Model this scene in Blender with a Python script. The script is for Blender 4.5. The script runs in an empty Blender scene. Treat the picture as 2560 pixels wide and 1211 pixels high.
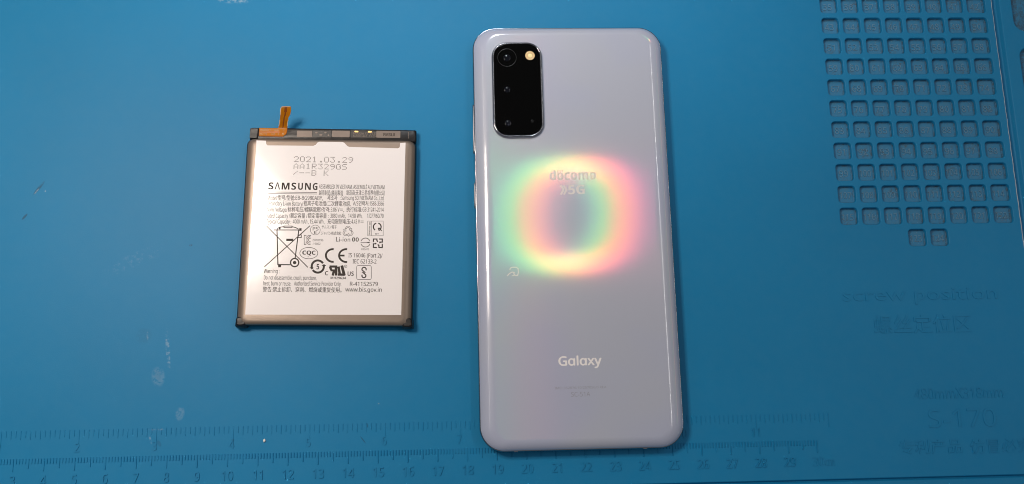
import bpy, bmesh, math, random
from mathutils import Matrix, Vector
random.seed(7)
S = bpy.context.scene
COL = S.collection
MM = 0.001

# ---------------------------------------------------------------- camera
cam_d = bpy.data.cameras.new("camera")
cam = bpy.data.objects.new("camera", cam_d)
COL.objects.link(cam)
cam_d.sensor_width = 36.0
cam_d.lens = 36.0 * 2510.676 / 2560.0
cam_d.clip_start = 0.01
cam_d.clip_end = 50.0
R3 = [[0.99869, 0.013451, -0.049372], [-0.023637, 0.976996, -0.211945], [0.045385, 0.212835, 0.976034]]
m4 = Matrix(R3).to_4x4()
m4.translation = Vector((0.1792452, -0.0047711, 0.3470126))
cam.matrix_world = m4
S.camera = cam

# ---------------------------------------------------------------- world, lamps, exposure
W = bpy.data.worlds.new("World")
S.world = W
W.use_nodes = True
bg = W.node_tree.nodes["Background"]
bg.inputs[0].default_value = (0.86, 0.92, 1.0, 1)
bg.inputs[1].default_value = 0.20
S.view_settings.view_transform = 'Standard'
S.view_settings.look = 'None'
S.view_settings.exposure = 0.08
S.view_settings.gamma = 1.0
RING_POS = (-0.022, 0.184, 0.42)
RING_OUT, RING_IN = 0.050, 0.0355
RING_RAD = 118.0
RING_COL = (1.0, 0.87, 0.75)

ld = bpy.data.lights.new("added_spot", 'SPOT')  # added spot; its cone edge stands in for a shadow boundary across the mat
ld.energy = 10.0
ld.color = (0.93, 0.97, 1.0)
ld.spot_size = math.radians(25)
ld.spot_blend = 0.36
ld.shadow_soft_size = 0.05
lo = bpy.data.objects.new("added_spot", ld)
COL.objects.link(lo)
lo.location = (0.18, 0.62, 0.72)
lo.rotation_euler = (Vector((0.20, 0.285, 0)) - Vector(lo.location)).to_track_quat('-Z', 'Y').to_euler()

def added_tube(x, power):  # unseen strip lights added for long highlight lines on the phone's curved sides
    d = bpy.data.lights.new("added_tube", 'AREA')
    d.shape = 'RECTANGLE'
    d.size, d.size_y = 0.03, 1.1
    d.energy = power
    d.color = (1.0, 0.97, 0.93)
    o = bpy.data.objects.new("added_tube", d)
    COL.objects.link(o)
    o.location = (x, 0.45, 1.6)
    return o
added_tube(1.05, 3.6)
added_tube(-0.85, 1.2)

try:
    S.cycles.use_denoising = True
    S.cycles.use_adaptive_sampling = False
    S.cycles.pixel_filter_type = 'BLACKMAN_HARRIS'
    S.cycles.filter_width = 1.0
    S.cycles.max_bounces = 8
    S.cycles.sample_clamp_indirect = 6.0
except Exception:
    pass

# ---------------------------------------------------------------- helpers
def mesh_data(name, verts, faces, mat=None, smooth=False):
    me = bpy.data.meshes.new(name)
    me.from_pydata([(v[0] * MM, v[1] * MM, v[2] * MM) for v in verts], [], faces)
    if mat:
        me.materials.append(mat)
    if smooth:
        for p in me.polygons:
            p.use_smooth = True
    me.update()
    return me

def link(name, me, parent=None, loc=(0, 0, 0), rotz=0.0):
    o = bpy.data.objects.new(name, me)
    COL.objects.link(o)
    if parent:
        o.parent = parent
    o.location = (loc[0] * MM, loc[1] * MM, loc[2] * MM)
    if rotz:
        o.rotation_euler = (0, 0, rotz)
    return o

def part(name, verts, faces, mat, parent, smooth=False, loc=(0, 0, 0)):
    return link(name, mesh_data(name, verts, faces, mat, smooth), parent, loc)

def thing(name, label, cat, loc=(0, 0, 0), rotz=0.0, group=None):
    o = link(name, None, None, loc, rotz)
    o['label'] = label
    o['category'] = cat
    if group:
        o['group'] = group
    return o

class MB:
    def __init__(self):
        self.v, self.f = [], []
    def add(self, verts, faces):
        n = len(self.v)
        self.v += list(verts)
        self.f += [tuple(i + n for i in f) for f in faces]
    def build(self, name, mat, parent, smooth=False, loc=(0, 0, 0)):
        return part(name, self.v, self.f, mat, parent, smooth, loc)

def rrect(cx, cy, a, b, r, seg=8, side=1):
    """rounded rectangle contour, counter-clockwise from the right side"""
    pts = []
    r = max(0.01, min(r, a, b))
    for k, (sx, sy) in enumerate(((1, 1), (-1, 1), (-1, -1), (1, -1))):
        for i in range(seg + 1):
            t = math.radians(90 * k + 90 * i / seg)
            pts.append((cx + sx * (a - r) + r * math.cos(t), cy + sy * (b - r) + r * math.sin(t)))
        if side > 1:
            t1 = math.radians(90 * k + 90)
            nx, ny = ((-1, 1), (-1, -1), (1, -1), (1, 1))[k]
            x0, y0 = pts[-1]
            x1 = cx + nx * (a - r) + r * math.cos(t1)
            y1 = cy + ny * (b - r) + r * math.sin(t1)
            for j in range(1, side):
                pts.append((x0 + (x1 - x0) * j / side, y0 + (y1 - y0) * j / side))
    return pts

def loft(rings, cap_top=False, cap_bottom=False):
    """rings: lists of xyz of equal length, going upward/inward"""
    v, f = [], []
    n = len(rings[0])
    for r in rings:
        v += r
    for k in range(len(rings) - 1):
        for i in range(n):
            j = (i + 1) % n
            f.append((k * n + i, k * n + j, (k + 1) * n + j, (k + 1) * n + i))
    if cap_top:
        f.append(tuple((len(rings) - 1) * n + i for i in range(n)))
    if cap_bottom:
        f.append(tuple(reversed(range(n))))
    return v, f

def ring(cx, cy, a, b, r, z, seg=8, side=1):
    return [(x, y, z) for x, y in rrect(cx, cy, a, b, r, seg, side)]

def disc(cx, cy, r, z, n=32):
    return [(cx + r * math.cos(2 * math.pi * i / n), cy + r * math.sin(2 * math.pi * i / n), z) for i in range(n)]

def box(x0, x1, y0, y1, z0, z1, taper=0.0):
    t = taper
    v = [(x0, y0, z0), (x1, y0, z0), (x1, y1, z0), (x0, y1, z0),
         (x0 + t, y0 + t, z1), (x1 - t, y0 + t, z1), (x1 - t, y1 - t, z1), (x0 + t, y1 - t, z1)]
    return v, [(0, 1, 5, 4), (1, 2, 6, 5), (2, 3, 7, 6), (3, 0, 4, 7), (4, 5, 6, 7), (3, 2, 1, 0)]

# flat strokes with mitred joints
def stroke(pts, w, closed, z):
    P = [Vector(p) for p in pts]
    n = len(P)
    L, Rr = [], []
    for i in range(n):
        if closed:
            a, b, c = P[i - 1], P[i], P[(i + 1) % n]
        else:
            a, b, c = P[max(i - 1, 0)], P[i], P[min(i + 1, n - 1)]
        d1 = (b - a).normalized() if (b - a).length > 1e-9 else (c - b).normalized()
        d2 = (c - b).normalized() if (c - b).length > 1e-9 else d1
        n1, n2 = Vector((-d1.y, d1.x)), Vector((-d2.y, d2.x))
        m = n1 + n2
        m = m.normalized() if m.length > 1e-6 else n1
        k = min(2.0, 1.0 / max(0.3, m.dot(n1)))
        L.append(b + m * (w / 2 * k))
        Rr.append(b - m * (w / 2 * k))
    v = [(p.x, p.y, z) for p in L] + [(p.x, p.y, z) for p in Rr]
    f = [(i, n + i, n + i + 1, i + 1) for i in range(n - 1)]
    if closed:
        f.append((n - 1, 2 * n - 1, n, 0))
    return v, f

# lettering with Blender's own built-in letters; the plain sans alphabet sits at the mathematical code points
def sans(s, bold):
    up, lo, dg = (0x1D5D4, 0x1D5EE, 0x1D7EC) if bold else (0x1D5A0, 0x1D5BA, 0x1D7E2)
    out = ""
    for c in s:
        if 'A' <= c <= 'Z':
            c = chr(up + ord(c) - 65)
        elif 'a' <= c <= 'z':
            c = chr(lo + ord(c) - 97)
        elif '0' <= c <= '9':
            c = chr(dg + ord(c) - 48)
        out += c
    return out

def raw_text(s, depth, res):
    c = bpy.data.curves.new("lettering", 'FONT')
    c.body = s
    c.size = 1.0
    c.resolution_u = res
    c.fill_mode = 'FRONT' if depth == 0 else 'BOTH'
    if depth:
        c.extrude = 0.05
    o = bpy.data.objects.new("lettering", c)
    COL.objects.link(o)
    e = o.evaluated_get(bpy.context.evaluated_depsgraph_get())
    me = e.to_mesh()
    v = [tuple(p.co) for p in me.vertices]
    f = [tuple(p.vertices) for p in me.polygons]
    e.to_mesh_clear()
    bpy.data.objects.remove(o)
    bpy.data.curves.remove(c)
    if depth:
        v = [(a, b, (q + 0.05) / 0.1 * depth) for a, b, q in v]
    return v, f

WEIGHTS = {0: (), 0.5: ((0.018, 0),), 1: (), 2: ((0.02, 0),), 0.75: ((0.03, 0.0), (-0.03, 0.0), (0.0, 0.025), (0.0, -0.025)), 3: ((0.035, 0.0), (-0.035, 0.0), (0.0, 0.03), (0.0, -0.03))}
def text_geo(s, bold=0, depth=0.0, res=2):
    """bold: -1 thin built-in letters, 0 regular, 0.5 a little heavier, 1 bold, 2 and 3 heavier still (overprinted)"""
    if bold >= 0:
        s = sans(s, bold >= 1)
    v, f = raw_text(s, depth, res)
    n = len(v)
    for k, (dx, dy) in enumerate(WEIGHTS.get(bold, ())):
        f = f + [tuple(i + n * (k + 1) for i in p) for p in f[:len(f) // (k + 1)]]
        v = v + [(a + dx, b + dy, c + 0.0012 * (k + 1)) for a, b, c in v[:n]]
    return v, f

_cap = {}
def cap_height(bold=0):
    key = -1 if bold < 0 else 0
    if key not in _cap:
        _cap[key] = max(p[1] for p in raw_text("H" if key < 0 else sans("H", False), 0, 2)[0])
    return _cap[key]

def fit_text(s, x0, x1, base, cap, z, bold=0, depth=0.0, res=2):
    v, f = text_geo(s, bold, depth, res)
    a, b = min(p[0] for p in v), max(p[0] for p in v)
    kx, ky = (x1 - x0) / max(1e-6, b - a), cap / cap_height(bold)
    return [(x0 + (p[0] - a) * kx, base + p[1] * ky, z + p[2]) for p in v], f

def set_text(s, cx, base, cap, z, bold=0, depth=0.0, wide=1.0):
    """centred, natural proportions"""
    v, f = text_geo(s, bold, depth)
    a, b = min(p[0] for p in v), max(p[0] for p in v)
    k = cap / cap_height(bold)
    return [(cx + (p[0] - (a + b) / 2) * k * wide, base + p[1] * k, z + p[2]) for p in v], f

# ---------------------------------------------------------------- materials
def new_mat(name):
    m = bpy.data.materials.new(name)
    m.use_nodes = True
    nt = m.node_tree
    return m, nt, nt.nodes["Principled BSDF"]

def simple(name, col, rough=0.5, metal=0.0, spec=0.5, noise=0.0, nscale=400.0, bump=0.0, coat=0.0):
    m, nt, p = new_mat(name)
    p.inputs['Base Color'].default_value = (*col, 1)
    p.inputs['Roughness'].default_value = rough
    p.inputs['Metallic'].default_value = metal
    p.inputs['Specular IOR Level'].default_value = spec
    p.inputs['Coat Weight'].default_value = coat
    p.inputs['Coat Roughness'].default_value = 0.03
    if noise or bump:
        tc = nt.nodes.new('ShaderNodeTexCoord')
        nz = nt.nodes.new('ShaderNodeTexNoise')
        nz.inputs['Scale'].default_value = nscale
        nz.inputs['Detail'].default_value = 5
        nt.links.new(tc.outputs['Object'], nz.inputs['Vector'])
        if noise:
            mx = nt.nodes.new('ShaderNodeMix')
            mx.data_type = 'RGBA'
            mx.inputs[6].default_value = (*[c * (1 - noise) for c in col], 1)
            mx.inputs[7].default_value = (*[min(1, c * (1 + noise)) for c in col], 1)
            nt.links.new(nz.outputs['Fac'], mx.inputs[0])
            nt.links.new(mx.outputs[2], p.inputs['Base Color'])
        if bump:
            bp = nt.nodes.new('ShaderNodeBump')
            bp.inputs['Strength'].default_value = bump
            bp.inputs['Distance'].default_value = 0.0003
            nt.links.new(nz.outputs['Fac'], bp.inputs['Height'])
            nt.links.new(bp.outputs['Normal'], p.inputs['Normal'])
    return m

MAT_BLUE = (0.005, 0.188, 0.392)

def N(nt, t, **kw):
    n = nt.nodes.new(t)
    for k, v in kw.items():
        setattr(n, k, v)
    return n

def math_node(nt, op, a, b=None, clamp=False):
    n = N(nt, 'ShaderNodeMath', operation=op, use_clamp=clamp)
    for i, x in enumerate((a, b)):
        if x is None:
            continue
        if isinstance(x, (int, float)):
            n.inputs[i].default_value = x
        else:
            nt.links.new(x, n.inputs[i])
    return n.outputs[0]

def mix_col(nt, fac, a, b):
    mx = N(nt, 'ShaderNodeMix', data_type='RGBA')
    for sock, x in ((mx.inputs[0], fac), (mx.inputs[6], a), (mx.inputs[7], b)):
        if isinstance(x, (int, float)):
            sock.default_value = x
        elif isinstance(x, tuple):
            sock.default_value = (*x, 1)
        else:
            nt.links.new(x, sock)
    return mx.outputs[2]

def mat_silicone():
    m, nt, p = new_mat("blue_silicone")
    tc = N(nt, 'ShaderNodeTexCoord')
    V = tc.outputs['Object']
    def noise(scale, detail=4, rough=0.55):
        n = N(nt, 'ShaderNodeTexNoise')
        n.inputs['Scale'].default_value = scale
        n.inputs['Detail'].default_value = detail
        n.inputs['Roughness'].default_value = rough
        nt.links.new(V, n.inputs['Vector'])
        return n.outputs['Fac']
    big, mid, fine = noise(14, 3), noise(220, 4), noise(2600, 2)
    c = mix_col(nt, big, tuple(x * 0.90 for x in MAT_BLUE), tuple(x * 1.09 for x in MAT_BLUE))
    sp = N(nt, 'ShaderNodeMapRange')
    nt.links.new(mid, sp.inputs[0])
    sp.inputs[1].default_value, sp.inputs[2].default_value = 0.3, 0.7
    sp.inputs[3].default_value, sp.inputs[4].default_value = 0.0, 0.10
    c = mix_col(nt, sp.outputs[0], c, (0.05, 0.22, 0.37))
    # marks with a shape of their own: gouges, dried drops, scuffs (mm: cx, cy, rx, ry, angle, colour, strength, break-up)
    dark, pale = (0.010, 0.07, 0.14), (0.34, 0.46, 0.55)
    marks = [(31.3, 92.2, 3.5, 0.62, 54, dark, 0.75, 0.42), (30.6, 91.0, 1.6, 0.25, 54, pale, 0.5, 0.5), (27.2, 81.9, 1.7, 0.5, 52, dark, 0.8, 0.40),
             (75.8, 25.6, 2.6, 3.9, 10, pale, 0.18, 0.44), (75.6, 26.2, 1.5, 2.5, 10, dark, 0.10, 0.45), (70.3, 39.6, 3.2, 3.3, 0, dark, 0.12, 0.40), (71.6, 39.4, 0.5, 2.0, 8, pale, 0.25, 0.5),
             (78.6, 34.5, 0.9, 8.2, 6, pale, 0.36, 0.52), (83.6, 13.0, 1.8, 2.7, -12, pale, 0.20, 0.45), (75.9, 8.0, 3.4, 0.45, 0, pale, 0.45, 0.52), (74.2, 4.8, 0.4, 2.2, 20, pale, 0.4, 0.5),
             (95.8, 163.5, 7.5, 2.0, -4, pale, 0.5, 0.50), (84.7, 71.0, 0.7, 0.5, 20, dark, 0.8, 0.42), (66.0, 66.0, 14, 3.2, 24, pale, 0.12, 0.56),
             (144.9, 3.0, 0.2, 1.8, 38, dark, 0.8, 0.3), (146.3, 7.8, 0.22, 1.0, 12, dark, 0.8, 0.3), (101.5, 3.9, 0.8, 0.4, 0, dark, 0.3, 0.45), (77.2, 3.4, 0.7, 1.5, 30, dark, 0.35, 0.4)]
    brk = noise(900, 5, 0.7)
    for cx, cy, rx, ry, ang, col, st, th in marks:
        mp = N(nt, 'ShaderNodeMapping', vector_type='TEXTURE')
        mp.inputs['Location'].default_value = (cx * MM, cy * MM, 0)
        mp.inputs['Rotation'].default_value = (0, 0, math.radians(ang))
        mp.inputs['Scale'].default_value = (rx * MM, ry * MM, 1)
        nt.links.new(V, mp.inputs['Vector'])
        ln = N(nt, 'ShaderNodeVectorMath', operation='LENGTH')
        nt.links.new(mp.outputs[0], ln.inputs[0])
        r = N(nt, 'ShaderNodeMapRange', interpolation_type='SMOOTHSTEP')
        nt.links.new(ln.outputs['Value'], r.inputs[0])
        r.inputs[1].default_value, r.inputs[2].default_value = 0.55, 1.0
        r.inputs[3].default_value, r.inputs[4].default_value = 1.0, 0.0
        b = N(nt, 'ShaderNodeMapRange', interpolation_type='SMOOTHSTEP')
        nt.links.new(brk, b.inputs[0])
        b.inputs[1].default_value, b.inputs[2].default_value = th - 0.06, th + 0.10
        f = math_node(nt, 'MULTIPLY', math_node(nt, 'MULTIPLY', r.outputs[0], b.outputs[0]), st)
        c = mix_col(nt, f, c, col)
    # a few dust specks
    for scale, thr, col in ((95, 0.028, (0.004, 0.03, 0.06)), (120, 0.026, (0.5, 0.55, 0.6))):
        vo = N(nt, 'ShaderNodeTexVoronoi')
        vo.inputs['Scale'].default_value = scale
        nt.links.new(V, vo.inputs['Vector'])
        sepc = N(nt, 'ShaderNodeSeparateColor')
        nt.links.new(vo.outputs['Color'], sepc.inputs[0])
        pick = math_node(nt, 'LESS_THAN', sepc.outputs[0], 0.16)
        size = math_node(nt, 'MULTIPLY', sepc.outputs[1], thr)
        sp = math_node(nt, 'MULTIPLY', math_node(nt, 'LESS_THAN', vo.outputs['Distance'], size), pick)
        c = mix_col(nt, math_node(nt, 'MULTIPLY', sp, 0.85), c, col)
    nt.links.new(c, p.inputs['Base Color'])
    p.inputs['Roughness'].default_value = 0.46
    p.inputs['Specular IOR Level'].default_value = 0.18
    bp = N(nt, 'ShaderNodeBump')
    bp.inputs['Strength'].default_value = 0.25
    bp.inputs['Distance'].default_value = 0.00006
    nt.links.new(math_node(nt, 'ADD', fine, math_node(nt, 'MULTIPLY', mid, 1.5)), bp.inputs['Height'])
    nt.links.new(bp.outputs['Normal'], p.inputs['Normal'])
    return m

def mat_pocket():
    """pocket floors: the same silicone with grey dust and brown flux dirt that differ from pocket to pocket"""
    m, nt, p = new_mat("dusty_silicone")
    g = N(nt, 'ShaderNodeNewGeometry')
    V = g.outputs['Position']
    def noise(scale, d=4, ro=0.6):
        n = N(nt, 'ShaderNodeTexNoise')
        n.inputs['Scale'].default_value = scale
        n.inputs['Detail'].default_value = d
        n.inputs['Roughness'].default_value = ro
        nt.links.new(V, n.inputs['Vector'])
        return n.outputs['Fac']
    def ramp(x, a, b, hi):
        r = N(nt, 'ShaderNodeMapRange', interpolation_type='SMOOTHSTEP')
        nt.links.new(x, r.inputs[0])
        r.inputs[1].default_value, r.inputs[2].default_value = a, b
        r.inputs[3].default_value, r.inputs[4].default_value = 0.0, hi
        return r.outputs[0]
    sx = N(nt, 'ShaderNodeSeparateXYZ')
    nt.links.new(V, sx.inputs[0])
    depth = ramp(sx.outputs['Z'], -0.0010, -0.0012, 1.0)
    dust = ramp(noise(900, 6, 0.75), 0.22, 0.66, 0.9)
    c = mix_col(nt, math_node(nt, 'MULTIPLY', dust, depth), MAT_BLUE, (0.04, 0.18, 0.315))
    dirt = math_node(nt, 'MULTIPLY', ramp(noise(150, 3), 0.52, 0.72, 0.8), ramp(noise(1300, 4, 0.7), 0.45, 0.62, 1.0))
    c = mix_col(nt, math_node(nt, 'MULTIPLY', dirt, depth), c, (0.06, 0.075, 0.075))
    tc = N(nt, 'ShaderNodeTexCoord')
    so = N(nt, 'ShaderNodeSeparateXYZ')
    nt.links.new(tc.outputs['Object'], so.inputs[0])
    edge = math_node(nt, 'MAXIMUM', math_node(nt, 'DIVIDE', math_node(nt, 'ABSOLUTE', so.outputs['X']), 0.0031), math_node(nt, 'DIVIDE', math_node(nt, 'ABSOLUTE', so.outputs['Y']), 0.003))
    edge_dark = math_node(nt, 'MULTIPLY', ramp(edge, 0.82, 1.0, 0.6), ramp(noise(700, 4, 0.7), 0.36, 0.62, 1.0))  # floor colour darkens towards its edges, broken up by noise
    c = mix_col(nt, math_node(nt, 'MULTIPLY', edge_dark, depth), c, (0.035, 0.04, 0.04))
    sp = ramp(noise(3200, 2), 0.70, 0.76, 0.8)
    c = mix_col(nt, math_node(nt, 'MULTIPLY', sp, depth), c, (0.5, 0.5, 0.48))
    nt.links.new(c, p.inputs['Base Color'])
    p.inputs['Roughness'].default_value = 0.5
    p.inputs['Specular IOR Level'].default_value = 0.35
    return m

def mat_back_glass():
    """pearl back: pale pigment, clear glass on top, and a ruled diffraction film that throws the first order
    of a lamp sideways (each wavelength leaves at its own angle, so a ring lamp shows as a rainbow ring)"""
    m, nt, p = new_mat("pearl_diffraction_glass")
    PEARL_A, PEARL_B = (0.38, 0.405, 0.52), (0.40, 0.42, 0.50)
    p.inputs['Roughness'].default_value = 0.32
    p.inputs['Specular IOR Level'].default_value = 0.3
    p.inputs['Coat Weight'].default_value = 1.0
    p.inputs['Coat Roughness'].default_value = 0.05
    tc = N(nt, 'ShaderNodeTexCoord')
    nz = N(nt, 'ShaderNodeTexNoise')
    nz.inputs['Scale'].default_value = 55
    nz.inputs['Detail'].default_value = 3
    nz.inputs['Distortion'].default_value = 1.2
    nt.links.new(tc.outputs['Object'], nz.inputs['Vector'])
    pn = N(nt, 'ShaderNodeTexNoise')
    pn.inputs['Scale'].default_value = 22
    pn.inputs['Detail'].default_value = 2
    nt.links.new(tc.outputs['Object'], pn.inputs['Vector'])
    pr = N(nt, 'ShaderNodeMapRange')
    nt.links.new(pn.outputs['Fac'], pr.inputs[0])
    pr.inputs[1].default_value, pr.inputs[2].default_value = 0.42, 0.58
    nt.links.new(mix_col(nt, pr.outputs[0], PEARL_A, PEARL_B), p.inputs['Base Color'])
    mr = N(nt, 'ShaderNodeMapRange')
    nt.links.new(nz.outputs['Fac'], mr.inputs[0])
    mr.inputs[1].default_value, mr.inputs[2].default_value = 0.4, 0.65
    mr.inputs[3].default_value, mr.inputs[4].default_value = 0.03, 0.16
    nt.links.new(mr.outputs[0], p.inputs['Coat Roughness'])
    g = N(nt, 'ShaderNodeNewGeometry')
    out = nt.nodes["Material Output"]
    total = p.outputs[0]
    orders = [(-0.293, (0.0, 0.30, 0.30), 0.7), (-0.303, (0.0, 0.66, 0.20), 1.0), (-0.310, (0.05, 0.62, 0.03), 1.0), (-0.318, (0.70, 0.42, 0.0), 1.0),
              (-0.325, (1.0, 0.26, 0.0), 1.0), (-0.333, (1.0, 0.13, 0.12), 1.0), (-0.341, (0.80, 0.06, 0.26), 0.8), (-0.353, (0.40, 0.04, 0.20), 0.6),
              (-0.215, (0.045, 0.525, 0.180), 0.54), (-0.24, (0.030, 0.675, 0.210), 0.54), (-0.262, (0.030, 0.600, 0.180), 0.54), (-0.40, (0.480, 0.150, 0.225), 0.54), (-0.43, (0.300, 0.180, 0.210), 0.54)]
    for tilt, col, wt in orders:
        va = N(nt, 'ShaderNodeVectorMath', operation='ADD')
        nt.links.new(g.outputs['Normal'], va.inputs[0])
        va.inputs[1].default_value = (tilt - 0.009, -0.011, 0)
        nm = N(nt, 'ShaderNodeVectorMath', operation='NORMALIZE')
        nt.links.new(va.outputs[0], nm.inputs[0])
        gl = N(nt, 'ShaderNodeBsdfGlossy')
        k = FILM * wt
        gl.inputs['Color'].default_value = (col[0] * k, col[1] * k, col[2] * k, 1)
        gl.inputs['Roughness'].default_value = 0.075 if wt > 0.55 else 0.16
        nt.links.new(nm.outputs[0], gl.inputs['Normal'])
        ad = N(nt, 'ShaderNodeAddShader')
        nt.links.new(total, ad.inputs[0])
        nt.links.new(gl.outputs[0], ad.inputs[1])
        total = ad.outputs[0]
    nt.links.new(total, out.inputs['Surface'])
    return m
FILM = 0.0031

def mat_label():
    m, nt, p = new_mat("glossy_white_label")
    p.inputs['Base Color'].default_value = (0.89, 0.835, 0.825, 1)
    p.inputs['Roughness'].default_value = 0.11
    p.inputs['Specular IOR Level'].default_value = 0.5
    tc = N(nt, 'ShaderNodeTexCoord')
    nz = N(nt, 'ShaderNodeTexNoise')
    nz.inputs['Scale'].default_value = 45
    nz.inputs['Detail'].default_value = 3
    nt.links.new(tc.outputs['Object'], nz.inputs['Vector'])
    bp = N(nt, 'ShaderNodeBump')
    bp.inputs['Strength'].default_value = 0.35
    bp.inputs['Distance'].default_value = 0.0004
    nt.links.new(nz.outputs['Fac'], bp.inputs['Height'])
    nt.links.new(bp.outputs['Normal'], p.inputs['Normal'])
    return m

M_SIL = mat_silicone()
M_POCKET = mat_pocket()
M_WORN = simple("worn_silicone_edge", (0.33, 0.40, 0.45), 0.6, noise=0.5, nscale=700)
M_TABLE = simple("laminate", (0.30, 0.29, 0.28), 0.5, noise=0.1, nscale=60)
M_GLASS = mat_back_glass()
M_CHROME = simple("polished_metal", (0.26, 0.26, 0.28), 0.14, 1.0)
M_BUTTON = simple("satin_metal", (0.16, 0.16, 0.17), 0.32, 1.0)
M_DIGIT = simple("worn_pale_silicone", (0.095, 0.225, 0.345), 0.5, spec=0.3, noise=0.45, nscale=1500)
M_BLACKGLASS = simple("black_glass", (0.002, 0.002, 0.002), 0.03, spec=0.06)
M_LENS = simple("lens_glass", (0.004, 0.0045, 0.008), 0.04, spec=0.18)
M_LENSRING = simple("dark_lens_ring", (0.004, 0.004, 0.004), 0.25, 0.0, spec=0.15)
M_FLASH = simple("flash_phosphor", (0.66, 0.45, 0.20), 0.35, coat=0.6, noise=0.12, nscale=1500)
M_FLASHC = simple("flash_core", (0.90, 0.74, 0.34), 0.35, coat=0.6)
M_SILVERPRINT = simple("silver_print", (0.80, 0.76, 0.75), 0.42, 0.0)
M_CARRIER = simple("matte_grey_print", (0.70, 0.66, 0.64), 0.45)
M_GREYPRINT = simple("faint_grey_print", (0.27, 0.275, 0.31), 0.4)
M_ANT = simple("antenna_plastic", (0.30, 0.26, 0.26), 0.5)
M_FOIL = simple("taupe_foil", (0.215, 0.166, 0.132), 0.40, 0.5, noise=0.06, nscale=110, bump=0.30)
M_TAPE = simple("black_tape", (0.010, 0.008, 0.008), 0.36, spec=0.35, bump=0.5, nscale=260)
M_LABEL = mat_label()
M_INK = simple("brown_black_ink", (0.028, 0.018, 0.014), 0.45, spec=0.2)
M_DOTINK = simple("grey_dot_ink", (0.10, 0.08, 0.07), 0.5, spec=0.2)
M_STICKER = simple("grey_taupe_sticker", (0.155, 0.12, 0.10), 0.45, 0.3, noise=0.15, nscale=300)
M_CIRCUIT = simple("dark_circuit_film", (0.022, 0.017, 0.015), 0.3, noise=0.3, nscale=500)
M_GOLD = simple("gold_contact", (0.80, 0.52, 0.20), 0.35, 0.7)
def mat_flex():
    """thin amber film: light comes through it from behind"""
    m = simple("orange_polyimide", (0.85, 0.33, 0.012), 0.5, spec=0.25, noise=0.12, nscale=500)
    nt = m.node_tree
    p, out = nt.nodes["Principled BSDF"], nt.nodes["Material Output"]
    tr = nt.nodes.new('ShaderNodeBsdfTranslucent')
    tr.inputs['Color'].default_value = (0.95, 0.42, 0.02, 1)
    mx = nt.nodes.new('ShaderNodeMixShader')
    mx.inputs[0].default_value = 0.6
    nt.links.new(p.outputs[0], mx.inputs[1])
    nt.links.new(tr.outputs[0], mx.inputs[2])
    nt.links.new(mx.outputs[0], out.inputs['Surface'])
    return m
M_FLEX = mat_flex()
M_TRACE = simple("dark_copper_trace", (0.28, 0.07, 0.006), 0.35, 0.2)
M_FLEXEDGE = simple("pale_cut_edge", (0.80, 0.62, 0.42), 0.5)
M_WHITEPRINT = simple("white_print", (0.62, 0.42, 0.22), 0.5)
M_CRUMB = simple("white_crumb", (0.78, 0.76, 0.72), 0.7)
M_HOUSING = simple("white_lamp_housing", (0.7, 0.7, 0.7), 0.4)
def emitter():
    m, nt, p = new_mat("ring_diffuser")
    p.inputs['Base Color'].default_value = (0.8, 0.8, 0.8, 1)
    p.inputs['Emission Color'].default_value = (*RING_COL, 1)
    p.inputs['Emission Strength'].default_value = RING_RAD
    return m
M_EMIT = emitter()

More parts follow.
